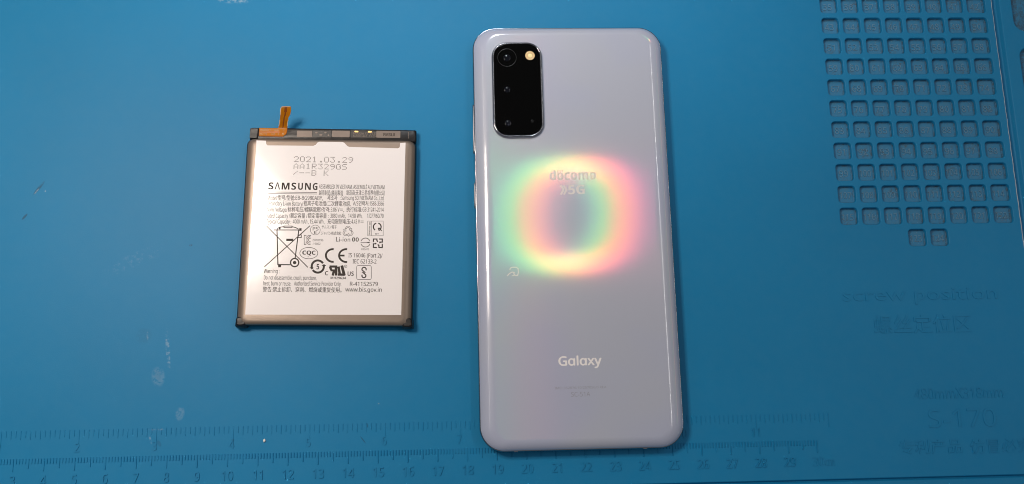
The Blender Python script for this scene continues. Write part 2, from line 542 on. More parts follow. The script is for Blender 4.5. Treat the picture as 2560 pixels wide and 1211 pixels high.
# ---------------------------------------------------------------- lettering and marks, in each thing's own millimetres
LABEL_TEXT=[
('Model/',-21.24,-17.77,8.35,1.47,0),
('型号/型號',-17.64,-12.08,8.41,1.47,0),
(':EB-BG980ABY,',-11.95,-2.10,8.51,1.47,0),
('제조자',-0.59,2.90,8.61,1.48,0),
(': Samsung SDI VIETNAM Co., Ltd.',3.83,19.19,8.74,1.48,0),
('Secondary Li-ion Battery/',-21.23,-8.87,6.38,1.47,0),
('锂离子电池组/二次鋰電池組,',-8.72,7.58,6.56,1.47,0),
('A/S연락처:',8.41,14.04,6.71,1.47,0),
('1588-3366',14.19,19.17,6.77,1.48,0),
('Nom. Voltage/',-21.25,-14.21,4.18,1.46,0),
('标称电压/標稱電壓/정격:',-14.08,0.53,4.31,1.47,0),
('3.86 V',0.77,3.80,4.42,1.47,0),
('=,',3.95,5.45,4.45,1.47,0),
('执行标准:',6.19,11.67,4.50,1.47,0),
('GB 31241-2014',11.80,19.14,4.58,1.47,0),
('Rated Capacity /',-21.28,-13.24,1.98,1.46,0),
('额定容量 /',-13.06,-7.21,2.06,1.46,0),
('額定電容量 :',-7.03,0.12,2.14,1.46,0),
('3880 mAh,',0.72,6.08,2.22,1.47,0),
('14.98 Wh,',6.91,11.78,2.29,1.47,0),
('1ICP7/60/70',13.44,19.15,2.37,1.47,0),
('Typical Capacity :',-21.17,-12.69,-0.08,1.46,0),
('4000 mAh ,',-12.14,-6.57,0.01,1.46,0),
('15.44 Wh ,',-6.30,-0.99,0.07,1.46,0),
('充电限制电压:',-0.17,7.90,0.16,1.46,0),
('4.43 V',8.08,11.02,0.22,1.46,0),
('=',11.21,12.31,0.25,1.46,0),
('ASSEMBLED IN VIETNAM, ASSEMBLÉ AU VIETNAM',-3.65,19.19,12.69,1.48,0),
('越南制造/越南製造',-3.61,4.87,10.41,1.48,0),
('制造商:天津三星视界有限公司',5.97,19.25,10.56,1.48,0),
('PS',-5.15,-3.17,-2.38,1.22,0.0),
('E',-4.64,-3.80,-3.55,0.94,0),
('サムスン電子',-2.11,3.06,-1.62,0.99,0),
('ジャパン株式会社',-2.20,4.78,-3.82,0.99,0),
('ZU10196',-5.05,-1.36,-6.19,0.77,0),
('-19002',-5.07,-2.28,-7.48,0.77,0),
('Li-ion',3.01,7.89,-6.21,1.59,-1),
('00',8.50,10.85,-6.17,1.45,1),
('CQC',-8.35,-3.83,-10.95,1.40,2),
('TS',-6.50,-5.94,-11.88,0.42,0),
('5',-3.28,-2.38,-16.07,1.85,1),
('C',-0.31,0.70,-18.12,1.43,1),
('US',7.41,9.51,-18.23,1.50,1),
('MH29634',1.66,6.89,-19.46,0.88,1),
('Warning :',-21.19,-15.81,-17.55,1.43,0),
('Do not disassemble, crush, puncture,',-21.00,-3.13,-19.79,1.43,0),
('heat, burn or reuse.',-21.08,-11.68,-21.83,1.42,0),
('Authorized Service Provider Only.',-10.67,5.35,-21.78,1.42,0),
('警告:禁止拆卸、穿刺、燃烧或重复使用。',-21.18,5.58,-23.93,1.42,0),
('R',6.51,6.85,-15.14,0.42,0),
('ICT',16.36,17.66,-3.62,0.52,1),
('R33475',11.87,14.48,-9.17,0.61,0),
('IS 16046 (Part 2)/',7.48,19.17,-11.74,1.44,0),
('IEC 62133-2',9.01,17.17,-13.88,1.44,0),
('R-41152579',8.33,17.87,-21.73,1.43,0),
('www.bis.gov.in',6.82,19.26,-23.69,1.42,0),
]
BRAND_TEXT=[
('SAMSUNG',-21.16,-4.15,12.15,2.50,2),
]
LABEL_STROKES=[
('printed_underline',0.183,0,[(-21.21,11.20),(-4.24,11.25)]),
('printed_underline',0.183,0,[(-21.18,10.62),(-4.22,10.69)]),
('crossed_bin_symbol',0.293,0,[(-21.17,-0.88),(-6.24,-15.41)]),
('crossed_bin_symbol',0.293,0,[(-6.13,-0.71),(-21.08,-15.43)]),
('crossed_bin_symbol',0.361,0,[(-17.40,-2.36),(-16.47,-14.58)]),
('crossed_bin_symbol',0.361,0,[(-9.92,-2.28),(-10.73,-12.32)]),
('crossed_bin_symbol',0.361,0,[(-16.63,-14.58),(-12.25,-14.54)]),
('crossed_bin_symbol',0.316,0,[(-18.44,-2.37),(-8.97,-2.27)]),
('crossed_bin_symbol',0.271,0,[(-17.40,-2.29),(-17.16,-1.77),(-16.50,-1.34),(-15.15,-1.18)]),
('crossed_bin_symbol',0.271,0,[(-12.20,-1.15),(-11.05,-1.42),(-10.00,-2.00)]),
('crossed_bin_symbol',0.271,1,[(-15.07,-0.95),(-12.32,-0.92),(-12.30,-1.48),(-15.04,-1.51)]),
('crossed_bin_symbol',0.813,0,[(-14.06,-5.81),(-11.64,-5.79)]),
('crossed_bin_symbol',0.271,1,[(-10.14,-4.04),(-9.00,-4.03),(-8.96,-4.96),(-10.09,-4.98)]),
('crossed_bin_symbol',0.903,0,[(-16.38,-15.04),(-15.37,-15.03)]),
('crossed_bin_symbol',0.632,0,[(-9.66,-2.09),(-9.11,-2.08)]),
('crossed_bin_symbol',0.903,0,[(-16.82,-1.67),(-16.21,-1.67)]),
('crossed_bin_symbol',0.452,1,[(-9.42,-13.77),(-9.47,-13.44),(-9.60,-13.13),(-9.79,-12.85),(-10.04,-12.62),(-10.32,-12.46),(-10.64,-12.37),(-10.96,-12.35),(-11.28,-12.41),(-11.57,-12.55),(-11.82,-12.75),(-12.02,-13.01),(-12.15,-13.31),(-12.21,-13.63),(-12.20,-13.96),(-12.11,-14.29),(-11.95,-14.58),(-11.73,-14.84),(-11.46,-15.03),(-11.15,-15.16),(-10.83,-15.22),(-10.51,-15.19),(-10.20,-15.09),(-9.93,-14.93),(-9.70,-14.69),(-9.54,-14.42),(-9.44,-14.10)]),
('crossed_bin_symbol',0.587,1,[(-10.52,-13.78),(-10.58,-13.62),(-10.71,-13.51),(-10.87,-13.49),(-11.02,-13.56),(-11.10,-13.70),(-11.09,-13.87),(-11.00,-14.01),(-10.84,-14.08),(-10.68,-14.06),(-10.56,-13.94)]),
('crossed_bin_symbol',0.903,0,[(-9.77,-2.09),(-8.98,-2.08)]),
('square_mark_ring',0.135,1,[(-2.56,-2.19),(-2.60,-1.88),(-2.70,-1.58),(-2.84,-1.30),(-3.03,-1.05),(-3.25,-0.84),(-3.51,-0.67),(-3.80,-0.55),(-4.09,-0.49),(-4.39,-0.48),(-4.69,-0.52),(-4.97,-0.62),(-5.23,-0.77),(-5.46,-0.97),(-5.65,-1.21),(-5.79,-1.48),(-5.89,-1.77),(-5.93,-2.08),(-5.91,-2.39),(-5.85,-2.69),(-5.73,-2.98),(-5.56,-3.25),(-5.35,-3.48),(-5.11,-3.67),(-4.84,-3.82),(-4.55,-3.91),(-4.25,-3.95),(-3.95,-3.93),(-3.66,-3.86),(-3.39,-3.73),(-3.14,-3.56),(-2.93,-3.34),(-2.77,-3.09),(-2.65,-2.81),(-2.58,-2.51)]),
('oval_mark_ring',0.181,1,[(-3.04,-10.39),(-3.09,-10.07),(-3.23,-9.75),(-3.43,-9.46),(-3.71,-9.19),(-4.05,-8.95),(-4.44,-8.75),(-4.88,-8.60),(-5.34,-8.49),(-5.83,-8.43),(-6.33,-8.42),(-6.82,-8.46),(-7.29,-8.56),(-7.73,-8.70),(-8.13,-8.89),(-8.48,-9.11),(-8.76,-9.37),(-8.98,-9.66),(-9.12,-9.97),(-9.19,-10.29),(-9.17,-10.61),(-9.08,-10.93),(-8.91,-11.23),(-8.66,-11.51),(-8.36,-11.77),(-7.99,-11.98),(-7.58,-12.16),(-7.12,-12.30),(-6.64,-12.38),(-6.15,-12.41),(-5.66,-12.40),(-5.18,-12.33),(-4.72,-12.21),(-4.30,-12.04),(-3.93,-11.84),(-3.61,-11.59),(-3.36,-11.32),(-3.17,-11.02),(-3.07,-10.71)]),
('recycling_mark',0.135,1,[(6.47,-0.75),(7.43,-0.74),(8.01,-1.68),(8.32,-1.48),(8.31,-2.43),(7.43,-2.06),(7.69,-1.87),(7.12,-1.07),(6.80,-1.08),(6.50,-1.65),(6.13,-1.41)]),
('recycling_mark',0.135,1,[(5.76,-4.03),(5.25,-3.18),(5.73,-2.22),(5.41,-2.03),(6.20,-1.59),(6.36,-2.55),(6.06,-2.40),(5.69,-3.30),(5.86,-3.58),(6.49,-3.58),(6.49,-4.02)]),
('recycling_mark',0.135,1,[(8.88,-3.10),(8.43,-3.96),(7.37,-3.99),(7.39,-4.37),(6.60,-3.87),(7.33,-3.27),(7.36,-3.61),(8.30,-3.51),(8.45,-3.23),(8.12,-2.66),(8.49,-2.45)]),
('conformity_mark',0.677,0,[(2.34,-8.95),(2.02,-8.94),(1.69,-8.97),(1.38,-9.04),(1.08,-9.15),(0.80,-9.30),(0.55,-9.48),(0.32,-9.69),(0.13,-9.92),(-0.03,-10.18),(-0.14,-10.46),(-0.22,-10.75),(-0.25,-11.05),(-0.24,-11.35),(-0.18,-11.64),(-0.08,-11.93),(0.05,-12.20),(0.23,-12.46),(0.44,-12.69),(0.68,-12.89),(0.95,-13.07),(1.24,-13.21),(1.55,-13.31),(1.86,-13.38),(2.19,-13.40),(2.51,-13.39)]),
('conformity_mark',0.677,0,[(6.95,-8.90),(6.62,-8.89),(6.29,-8.92),(5.96,-9.00),(5.65,-9.11),(5.37,-9.25),(5.10,-9.44),(4.87,-9.65),(4.67,-9.89),(4.51,-10.15),(4.39,-10.43),(4.31,-10.72),(4.28,-11.02),(4.29,-11.33),(4.35,-11.62),(4.45,-11.91),(4.59,-12.19),(4.77,-12.45),(4.98,-12.68),(5.23,-12.89),(5.51,-13.07),(5.80,-13.21),(6.12,-13.31),(6.45,-13.38),(6.78,-13.40),(7.11,-13.39)]),
('conformity_mark',0.632,0,[(4.44,-11.17),(6.14,-11.16)]),
('recycling_ring',0.722,0,[(-1.15,-13.95),(-1.31,-13.74),(-1.48,-13.55),(-1.68,-13.39),(-1.90,-13.25),(-2.12,-13.13),(-2.36,-13.05),(-2.61,-12.99),(-2.86,-12.97),(-3.11,-12.97),(-3.36,-13.01),(-3.60,-13.08),(-3.83,-13.17),(-4.04,-13.30),(-4.24,-13.45),(-4.42,-13.63),(-4.57,-13.82),(-4.70,-14.04),(-4.81,-14.27),(-4.88,-14.51),(-4.93,-14.76),(-4.94,-15.02),(-4.93,-15.27),(-4.89,-15.53),(-4.81,-15.77),(-4.71,-16.01)]),
('recycling_ring',0.722,0,[(-4.52,-16.33),(-4.36,-16.52),(-4.18,-16.69),(-3.99,-16.84),(-3.78,-16.97),(-3.56,-17.07),(-3.33,-17.15),(-3.10,-17.20),(-2.86,-17.22),(-2.62,-17.21),(-2.39,-17.18),(-2.16,-17.12),(-1.94,-17.03),(-1.73,-16.91),(-1.54,-16.77),(-1.36,-16.61),(-1.21,-16.43),(-1.08,-16.23),(-0.97,-16.02),(-0.88,-15.79),(-0.83,-15.56),(-0.80,-15.31),(-0.79,-15.07),(-0.82,-14.82),(-0.87,-14.58),(-0.95,-14.35)]),
('recycling_ring',0.316,0,[(-1.42,-14.71),(-0.11,-14.70)]),
('recycling_ring',0.316,0,[(-5.62,-15.58),(-4.36,-15.57)]),
('registered_ring',0.113,1,[(7.11,-14.93),(7.07,-14.76),(6.98,-14.62),(6.84,-14.52),(6.68,-14.47),(6.52,-14.49),(6.37,-14.57),(6.26,-14.70),(6.21,-14.86),(6.22,-15.03),(6.28,-15.18),(6.40,-15.31),(6.55,-15.38),(6.72,-15.40),(6.87,-15.35),(7.00,-15.25),(7.09,-15.10)]),
('outlined_mark',0.181,0,[(-7.98,-4.16),(-7.34,-4.15),(-7.29,-5.30),(-6.62,-4.14),(-5.75,-4.13),(-6.23,-4.65)]),
('outlined_mark',0.181,0,[(-5.73,-4.74),(-6.36,-4.75),(-6.79,-5.29),(-7.04,-5.78),(-6.74,-6.46),(-6.27,-6.85),(-5.68,-6.85)]),
('outlined_mark',0.181,0,[(-7.98,-4.16),(-7.83,-7.43),(-7.20,-7.42),(-7.24,-6.35),(-6.48,-7.32),(-5.66,-7.31)]),
('outlined_mark',0.181,0,[(-5.70,-5.28),(-6.20,-5.28),(-6.50,-5.78),(-6.16,-6.29),(-5.71,-6.29)]),
('component_mark',0.768,0,[(1.13,-15.06),(3.79,-15.03)]),
('component_mark',0.813,0,[(1.31,-15.06),(1.76,-16.30)]),
('component_mark',0.677,0,[(1.54,-16.40),(3.28,-16.38)]),
('component_mark',0.948,0,[(3.38,-15.04),(3.50,-18.20)]),
('component_mark',0.813,0,[(2.72,-16.48),(2.33,-18.21)]),
('component_mark',0.858,0,[(4.24,-15.03),(4.75,-17.80)]),
('component_mark',0.813,0,[(4.12,-17.85),(6.49,-17.83)]),
('component_mark',0.993,0,[(5.31,-14.65),(6.34,-18.18)]),
('square_frame_mark',0.113,1,[(13.70,1.17),(19.08,1.24),(19.23,-4.00),(13.87,-4.06)]),
('square_frame_mark',0.113,0,[(15.01,1.19),(15.17,-4.04)]),
('round_arrow_mark',0.408,0,[(16.70,0.45),(16.51,0.38),(16.34,0.28),(16.18,0.16),(16.04,0.01),(15.93,-0.16),(15.84,-0.34),(15.79,-0.54),(15.76,-0.75),(15.76,-0.95),(15.79,-1.16),(15.85,-1.36),(15.94,-1.54),(16.06,-1.71),(16.20,-1.87),(16.35,-1.99)]),
('round_arrow_mark',0.408,0,[(17.39,0.46),(17.56,0.40),(17.72,0.32),(17.87,0.22),(18.00,0.10),(18.12,-0.04),(18.22,-0.19),(18.30,-0.35),(18.36,-0.53),(18.40,-0.71),(18.41,-0.89),(18.40,-1.07),(18.36,-1.25),(18.30,-1.42),(18.22,-1.58),(18.12,-1.73)]),
('round_arrow_mark',0.408,0,[(17.44,-1.26),(17.85,-2.27)]),
('round_arrow_mark',0.317,0,[(17.59,-1.14),(18.68,-2.26)]),
('split_ring_mark',0.227,0,[(14.67,-5.92),(14.57,-5.71),(14.44,-5.52),(14.29,-5.35),(14.11,-5.20),(13.91,-5.08),(13.70,-4.98),(13.48,-4.92),(13.25,-4.89),(13.02,-4.89),(12.80,-4.93),(12.58,-5.00),(12.38,-5.09),(12.19,-5.22),(12.02,-5.37),(11.88,-5.55),(11.76,-5.74),(11.67,-5.95)]),
('split_ring_mark',0.227,0,[(11.71,-7.04),(11.81,-7.25),(11.94,-7.44),(12.09,-7.61),(12.27,-7.76),(12.47,-7.88),(12.68,-7.98),(12.90,-8.04),(13.13,-8.07),(13.35,-8.07),(13.58,-8.03),(13.80,-7.97),(14.00,-7.87),(14.19,-7.74),(14.36,-7.59),(14.50,-7.41),(14.62,-7.22),(14.70,-7.01)]),
('split_ring_mark',0.159,0,[(11.51,-6.50),(14.74,-6.47)]),
('split_ring_mark',0.408,0,[(13.83,-6.48),(14.51,-6.47)]),
('four_arrow_mark',0.385,0,[(15.92,-6.29),(15.89,-5.21),(17.09,-5.20),(17.12,-5.97)]),
('four_arrow_mark',0.385,0,[(17.78,-5.19),(18.94,-5.18),(18.97,-6.26),(17.97,-6.27)]),
('four_arrow_mark',0.385,0,[(18.99,-6.89),(19.03,-8.18),(17.86,-8.19),(17.84,-7.25)]),
('four_arrow_mark',0.385,0,[(17.18,-8.20),(15.98,-8.21),(15.94,-6.92),(16.92,-6.91)]),
('four_arrow_mark',0.385,0,[(17.11,-5.67),(17.42,-6.20)]),
('four_arrow_mark',0.385,0,[(18.47,-6.26),(17.98,-6.60)]),
('four_arrow_mark',0.385,0,[(17.85,-7.67),(17.49,-7.07)]),
('four_arrow_mark',0.385,0,[(16.48,-6.92),(16.91,-6.61)]),
('rounded_frame_mark',0.159,1,[(11.00,-14.59),(10.78,-14.64),(10.59,-14.77),(10.47,-14.97),(10.43,-15.20),(10.56,-18.92),(10.61,-19.15),(10.74,-19.35),(10.94,-19.47),(11.16,-19.52),(15.00,-19.48),(15.23,-19.44),(15.41,-19.30),(15.53,-19.11),(15.57,-18.88),(15.46,-15.15),(15.41,-14.92),(15.27,-14.73),(15.08,-14.60),(14.85,-14.56)]),
('knot_mark',0.385,0,[(13.63,-16.26),(13.69,-16.11),(13.71,-15.95),(13.70,-15.78),(13.64,-15.63),(13.55,-15.49),(13.43,-15.37),(13.28,-15.29),(13.12,-15.24),(12.95,-15.22),(12.78,-15.25),(12.62,-15.31),(12.49,-15.41),(12.38,-15.54),(12.30,-15.68),(12.27,-15.84),(12.27,-16.00),(12.32,-16.16),(13.48,-17.12)]),
('knot_mark',0.385,0,[(12.45,-16.85),(13.64,-17.88),(13.65,-17.96),(13.69,-18.11),(13.69,-18.27),(13.66,-18.42),(13.58,-18.55),(13.48,-18.67),(13.34,-18.76),(13.19,-18.81),(13.03,-18.83),(12.87,-18.81),(12.72,-18.76),(12.58,-18.67),(12.47,-18.55),(12.39,-18.42),(12.35,-18.26),(12.34,-18.11),(12.38,-17.96),(12.45,-17.82)]),
]
VERT_TEXT=[
("SAMSUNG SDI",-3.77,0.95,14.73,0.55),
]
DATE=[(-12.76, 24.26), (7.86, 24.56), (-12.66, 22.15), (-12.64, 21.68), (-12.54, 19.62), (-12.52, 19.26), (-12.43, 17.27)]
LABEL_OUTLINE=[(-26.18,29.96),(-22.86,29.90),(-22.72,28.62),(-22.22,28.19),(-6.28,28.25),(-5.43,28.63),(-4.77,29.56),(-4.09,29.79),(3.91,29.84),(4.62,29.52),(5.71,28.33),(6.42,28.05),(23.52,27.79),(24.14,28.17),(24.31,29.79),(26.17,29.93),(26.12,-31.68),(-26.62,-31.92)]
STRIP_TEXT=[
('Hubble X1 V4.8',7.43,15.39,33.18,0.92,0),
('MA01H4A1  15 05',7.46,15.42,32.26,0.74,0),
('FM3L8',18.14,22.26,32.77,1.11,1),
]
FLEX_TEXT=[
('Hubble X1 V4.8 :',-25.29,-18.49,33.98,0.79,0),
('8N2110',-25.51,-22.95,32.52,0.67,0),
('A08',-21.47,-20.09,32.58,0.67,0),
('2',-19.11,-18.71,32.61,0.67,0),
('B',-17.53,-17.04,32.67,0.67,0),
('7',-17.40,-16.91,34.05,0.79,0),
]
PHONE_TEXT=[
('docomo',-8.40,8.16,17.24,3.56,3),
('NTT',-5.63,-3.41,19.98,0.85,1),
('5G',-1.96,3.85,12.02,3.36,2),
('Galaxy',-7.55,7.19,-47.76,3.02,2),
]
PHONE_FINE=[
('IMEI:352876/10/257056/0 KEA',-9.06,8.38,-55.65,0.76,0),
('SC-51A',-3.63,2.82,-58.23,1.52,0),
]
PHONE_STROKES=[
('arrow_mark',0.698,0,[(-4.57,15.37),(-3.70,13.86),(-3.71,13.50),(-4.64,11.89)]),
('arrow_mark',0.698,0,[(-3.52,15.36),(-2.65,13.84),(-2.66,13.48),(-3.54,11.88)]),
('contactless_mark',0.374,0,[(-23.19,-14.68),(-22.97,-13.97),(-22.22,-13.69),(-20.91,-13.72),(-20.31,-14.23),(-20.22,-15.48),(-20.58,-16.63),(-22.42,-16.68),(-21.39,-16.20)]),
('contactless_mark',0.374,0,[(-24.10,-16.74),(-23.42,-15.92),(-22.39,-15.36),(-21.70,-15.53),(-21.87,-16.11)]),
]
MAT_TEXT=[
('screw position',313.92,370.10,47.46,4.62,-1),
('螺丝定位区',324.14,359.19,36.14,4.83,-1),
('480mmX318mm',336.15,367.78,12.60,3.59,0),
('S-170',340.06,364.14,2.74,6.13,0),
('专利产品',328.81,350.70,-5.63,3.69,0),
('仿冒必究',353.72,375.82,-5.96,3.70,0),
]
# ================================================================ table and mat
tb = MB()
tb.add(*box(-300, 700, -350, 600, -40, -5.2, 0))
t = tb.build("table_top", M_TABLE, None)
t['kind'] = 'structure'

mat = thing("repair_mat", "large blue silicone repair mat with screw pockets and a moulded ruler", "work mat", (0, 0, -5))
ZT = 5.0      # the mat's top face above its base; children use heights above the base

GX, GY, PX, PY = 319.12, 160.69, 8.1426, 8.2234
HOLE_A, HOLE_B, HOLE_R = 3.27, 3.15, 1.35
LIP = 0.26
def hole_dims(i):
    return (3.58 if i == 7 else HOLE_A), HOLE_B
def centre(i, j):
    return GX + i * PX + (0.3 if i == 7 else 0), GY - j * PY
holes = [(i, j) for j in range(11) for i in range(8)] + [(3, 11), (4, 11)]
hs = set(holes)
sheet = MB()
def quad(x0, x1, y0, y1):
    sheet.add([(x0, y0, ZT), (x1, y0, ZT), (x1, y1, ZT), (x0, y1, ZT)], [(0, 1, 2, 3)])
def holed(x0, x1, y0, y1, loop):
    """a rectangle with a hole given as a contour (counter-clockwise)"""
    n = len(loop)
    cx, cy = sum(p[0] for p in loop) / n, sum(p[1] for p in loop) / n
    outer = []
    for x, y in loop:
        dx, dy = x - cx, y - cy
        k = min(((x1 - cx) / dx) if dx > 1e-9 else ((x0 - cx) / dx) if dx < -1e-9 else 1e9,
                ((y1 - cy) / dy) if dy > 1e-9 else ((y0 - cy) / dy) if dy < -1e-9 else 1e9)
        outer.append((cx + dx * k, cy + dy * k))
    v = [(x, y, ZT) for x, y in loop] + [(x, y, ZT) for x, y in outer]
    f = [(i, n + i, n + (i + 1) % n, (i + 1) % n) for i in range(n)]
    for q in ((x0, y0), (x1, y0), (x1, y1), (x0, y1)):       # corners of the rectangle
        best = None
        for i in range(n):
            a, b = outer[i], outer[(i + 1) % n]
            on_a = (abs(a[0] - q[0]) < 1e-6, abs(a[1] - q[1]) < 1e-6)
            on_b = (abs(b[0] - q[0]) < 1e-6, abs(b[1] - q[1]) < 1e-6)
            if (on_a[0] and on_b[1] and not on_a[1]) or (on_a[1] and on_b[0] and not on_a[0]):
                best = i
        if best is not None:
            v.append((q[0], q[1], ZT))
            f.append((n + best, len(v) - 1, n + (best + 1) % n))
    sheet.add(v, f)
X0, X1 = GX - PX / 2, GX + 7 * PX + PX / 2 + 0.9
YT, YB = GY + PY / 2, GY - 11 * PY - PY / 2
EDGE_R, EDGE_B = 382.35, -13.6
L_, R_, B_, T_ = -45.0, 435.0, -24.0, 294.0
for j in range(12):
    for i in range(8):
        xa = GX + i * PX - PX / 2
        xb = X1 if i == 7 else xa + PX
        cy = GY - j * PY
        if (i, j) in hs:
            a, b = hole_dims(i)
            cx, _ = centre(i, j)
            holed(xa, xb, cy - PY / 2, cy + PY / 2, rrect(cx, cy, a + LIP, b + LIP, HOLE_R + LIP, 5))
        else:
            quad(xa, xb, cy - PY / 2, cy + PY / 2)
quad(L_, X0, EDGE_B, T_)
quad(X0, X1, YT, T_)
quad(X0, X1, EDGE_B, YB)
quad(X1, EDGE_R, EDGE_B, T_)
# border beyond the channels, with two part trays at the right
CH_R = 386.2
tray1 = rrect(407.6, 171.0, 17.6, 21.3, 4.6, 6)
tray2 = rrect(407.9, 121.0, 17.4, 22.8, 4.0, 6)
holed(CH_R, R_, 146.9, 200, tray1)
holed(CH_R, R_, 90, 146.9, tray2)
quad(CH_R, R_, 200, T_)
quad(CH_R, R_, B_, 90)
quad(L_, CH_R, B_, -15.0)
# skirt and underside
for a, b in (((L_, B_), (R_, B_)), ((R_, B_), (R_, T_)), ((R_, T_), (L_, T_)), ((L_, T_), (L_, B_))):
    sheet.add([(a[0], a[1], 0), (b[0], b[1], 0), (b[0], b[1], ZT), (a[0], a[1], ZT)], [(0, 1, 2, 3)])
sheet.add([(L_, B_, 0), (R_, B_, 0), (R_, T_, 0), (L_, T_, 0)], [(3, 2, 1, 0)])
sheet.build("mat_sheet", M_SIL, mat)

# channel down the right side and along the front
def sweep(profile, along, a, b):
    v, f = [], []
    n = 24
    for k in range(n + 1):
        s = a + (b - a) * k / n
        for (u, z) in profile:
            v.append((u, s, z) if along == 'y' else (s, u, z))
    m = len(profile)
    for k in range(n):
        for i in range(m - 1):
            q = (k * m + i, k * m + i + 1, (k + 1) * m + i + 1, (k + 1) * m + i)
            f.append(q if along == 'y' else tuple(reversed(q)))
    return v, f
v, f = sweep([(EDGE_R, ZT), (382.55, ZT - 0.05), (382.8, ZT - 0.3), (382.95, ZT - 1.6), (383.3, ZT - 1.95), (384.6, ZT - 1.95), (385.1, ZT - 1.5), (385.6, ZT - 0.35), (385.9, ZT - 0.08), (CH_R, ZT)], 'y', B_, T_)
part("side_channel", v, f, M_SIL, mat, True)
v, f = sweep([(EDGE_B, ZT), (-13.75, ZT - 0.06), (-13.95, ZT - 0.4), (-14.05, ZT - 1.2), (-14.45, ZT - 1.2), (-14.6, ZT - 0.4), (-14.8, ZT - 0.08), (-15.0, ZT)], 'x', L_, EDGE_R)
part("front_channel", v, f, M_SIL, mat, True)
# the scuffed pale rim of the side channel
v, f = [], []
rng = random.Random(3)
n = 150
for k in range(n + 1):
    y = 40 + (175 - 40) * k / n
    w = 0.10 + 0.10 * rng.random() + 0.10 * max(0.0, 1 - abs(y - 75) / 45)
    off = 0.05 * math.sin(k * 0.7) + 0.03 * rng.random()
    v += [(382.42 + off - w * 0.7, y, ZT + 0.012), (382.46 + off + w * 0.5, y, ZT + 0.004)]
    if k:
        f.append((2 * k - 2, 2 * k - 1, 2 * k + 1, 2 * k))
part("worn_rim", v, f, M_WORN, mat, True)

# part trays
for lp in ((407.6, 171.0, 17.6, 21.3, 4.6), (407.9, 121.0, 17.4, 22.8, 4.0)):
    cx, cy, a, b, r = lp
    rings = [ring(cx, cy, a - d, b - d, r - d, ZT - z, 6) for d, z in ((0, 0), (0.25, 0.08), (0.45, 0.35), (0.6, 1.7), (1.0, 2.1), (1.6, 2.2))]
    v, f = loft(rings, cap_top=True)
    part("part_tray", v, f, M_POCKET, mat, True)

# screw pockets: one mesh for the seven alike columns, one for the wider last column; each numbered
pocket_mesh = {}
def pocket_data(i):
    k = 1 if i == 7 else 0
    if k not in pocket_mesh:
        a, b = hole_dims(i)
        prof = ((LIP, 0), (0.12, 0.035), (0.02, 0.16), (-0.05, 1.2), (-0.12, 1.5), (-0.28, 1.66), (-0.6, 1.7))
        rings = [ring(0, 0, a + d, b + d, HOLE_R + d, -z, 5) for d, z in prof]
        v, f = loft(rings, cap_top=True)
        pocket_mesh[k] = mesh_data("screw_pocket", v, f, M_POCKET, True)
    return pocket_mesh[k]
num = 35
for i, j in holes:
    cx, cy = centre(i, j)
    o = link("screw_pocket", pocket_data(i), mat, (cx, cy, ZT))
    o.rotation_euler = (0, 0, math.pi if rng.random() < 0.5 else 0)
    o.rotation_euler = (0, 0, 0)
    s = str(num)
    v, f = set_text(s, 0, -1.2, 2.4, -1.7, 0, 0.2, 0.95 if len(s) < 3 else 0.8)
    part("pocket_number", v, f, M_DIGIT, o)
    num += 1

# ruler: raised ticks and figures
tk = MB()
for k in range(0, 301):
    x = k
    ln = 4.2 if k % 10 == 0 else 3.2 if k % 5 == 0 else 1.75
    tk.add(*box(x - 0.22, x + 0.22, -0.65 - ln, -0.65, ZT - 0.02, ZT + 0.27, 0.13))
for k in range(0, 193):
    x = k * 25.4 / 16
    y0 = 8.45
    ln = 4.6 if k % 16 == 0 else 2.9 if k % 2 == 0 else 2.2
    tk.add(*box(x - 0.17, x + 0.17, y0 - ln, y0, ZT - 0.02, ZT + 0.15, 0.1))
o = tk.build("ruler_ticks", M_SIL, mat)
o['kind'] = 'stuff'
for k in range(0, 31):
    s = str(k) if k < 30 else "30cm"
    if k < 30:
        v, f = set_text(s, k * 10 + 0.15, -9.25, 3.05, ZT, 0, 0.32, 0.85)
    else:
        v, f = fit_text("30", 298.1, 301.9, -9.25, 3.0, ZT, 0, 0.2)
        v2, f2 = fit_text("cm", 302.3, 305.6, -9.25, 2.6, ZT, 0, 0.2)
        n0 = len(v)
        v += v2
        f += [tuple(q + n0 for q in p) for p in f2]
    part("ruler_figure", v, f, M_SIL, mat)
for k in range(1, 12):
    v, f = set_text(str(k), k * 25.4 - 0.4, 1.15, 2.85, ZT, 0, 0.24, 0.8)
    part("ruler_figure", v, f, M_SIL, mat)
for s, x0, x1, base, cap, bold in MAT_TEXT:
    v, f = fit_text(s, x0, x1, base, cap, ZT, bold, 0.2)
    part("moulded_lettering", v, f, M_SIL, mat)

# ================================================================ smartphone
PZ = 0.0
phone = thing("smartphone", "pearl white smartphone lying face down with a black camera island at its top left", "smartphone", (218.565, 73.71, 0), 0.001832)
PA, PB, PR = 34.55, 75.85, 8.4
SEG, SIDE = 14, 6
def pring(dx, dy, z):
    d = min(dx, dy) * 0.85
    return ring(0, 0, PA - dx, PB - dy, PR - d, z, SEG, SIDE)
v, f = loft([pring(3.2, 3.2, 0.02), pring(1.3, 1.3, 0.3), pring(0.45, 0.45, 1.1), pring(0.15, 0.15, 2.3)], cap_bottom=True)
part("front_glass", v, f, M_BLACKGLASS, phone, True)
v, f = loft([pring(0.15, 0.15, 2.3), pring(0.03, 0.03, 2.9), pring(0, 0, 3.6), pring(0.0, 0.0, 4.6), pring(0.08, 0.08, 5.1), pring(0.2, 0.2, 5.42), pring(0.34, 0.34, 5.52), pring(0.46, 0.46, 5.5)])
part("metal_frame", v, f, M_CHROME, phone, True)
rings = []
t0 = 0.52
NT = 14
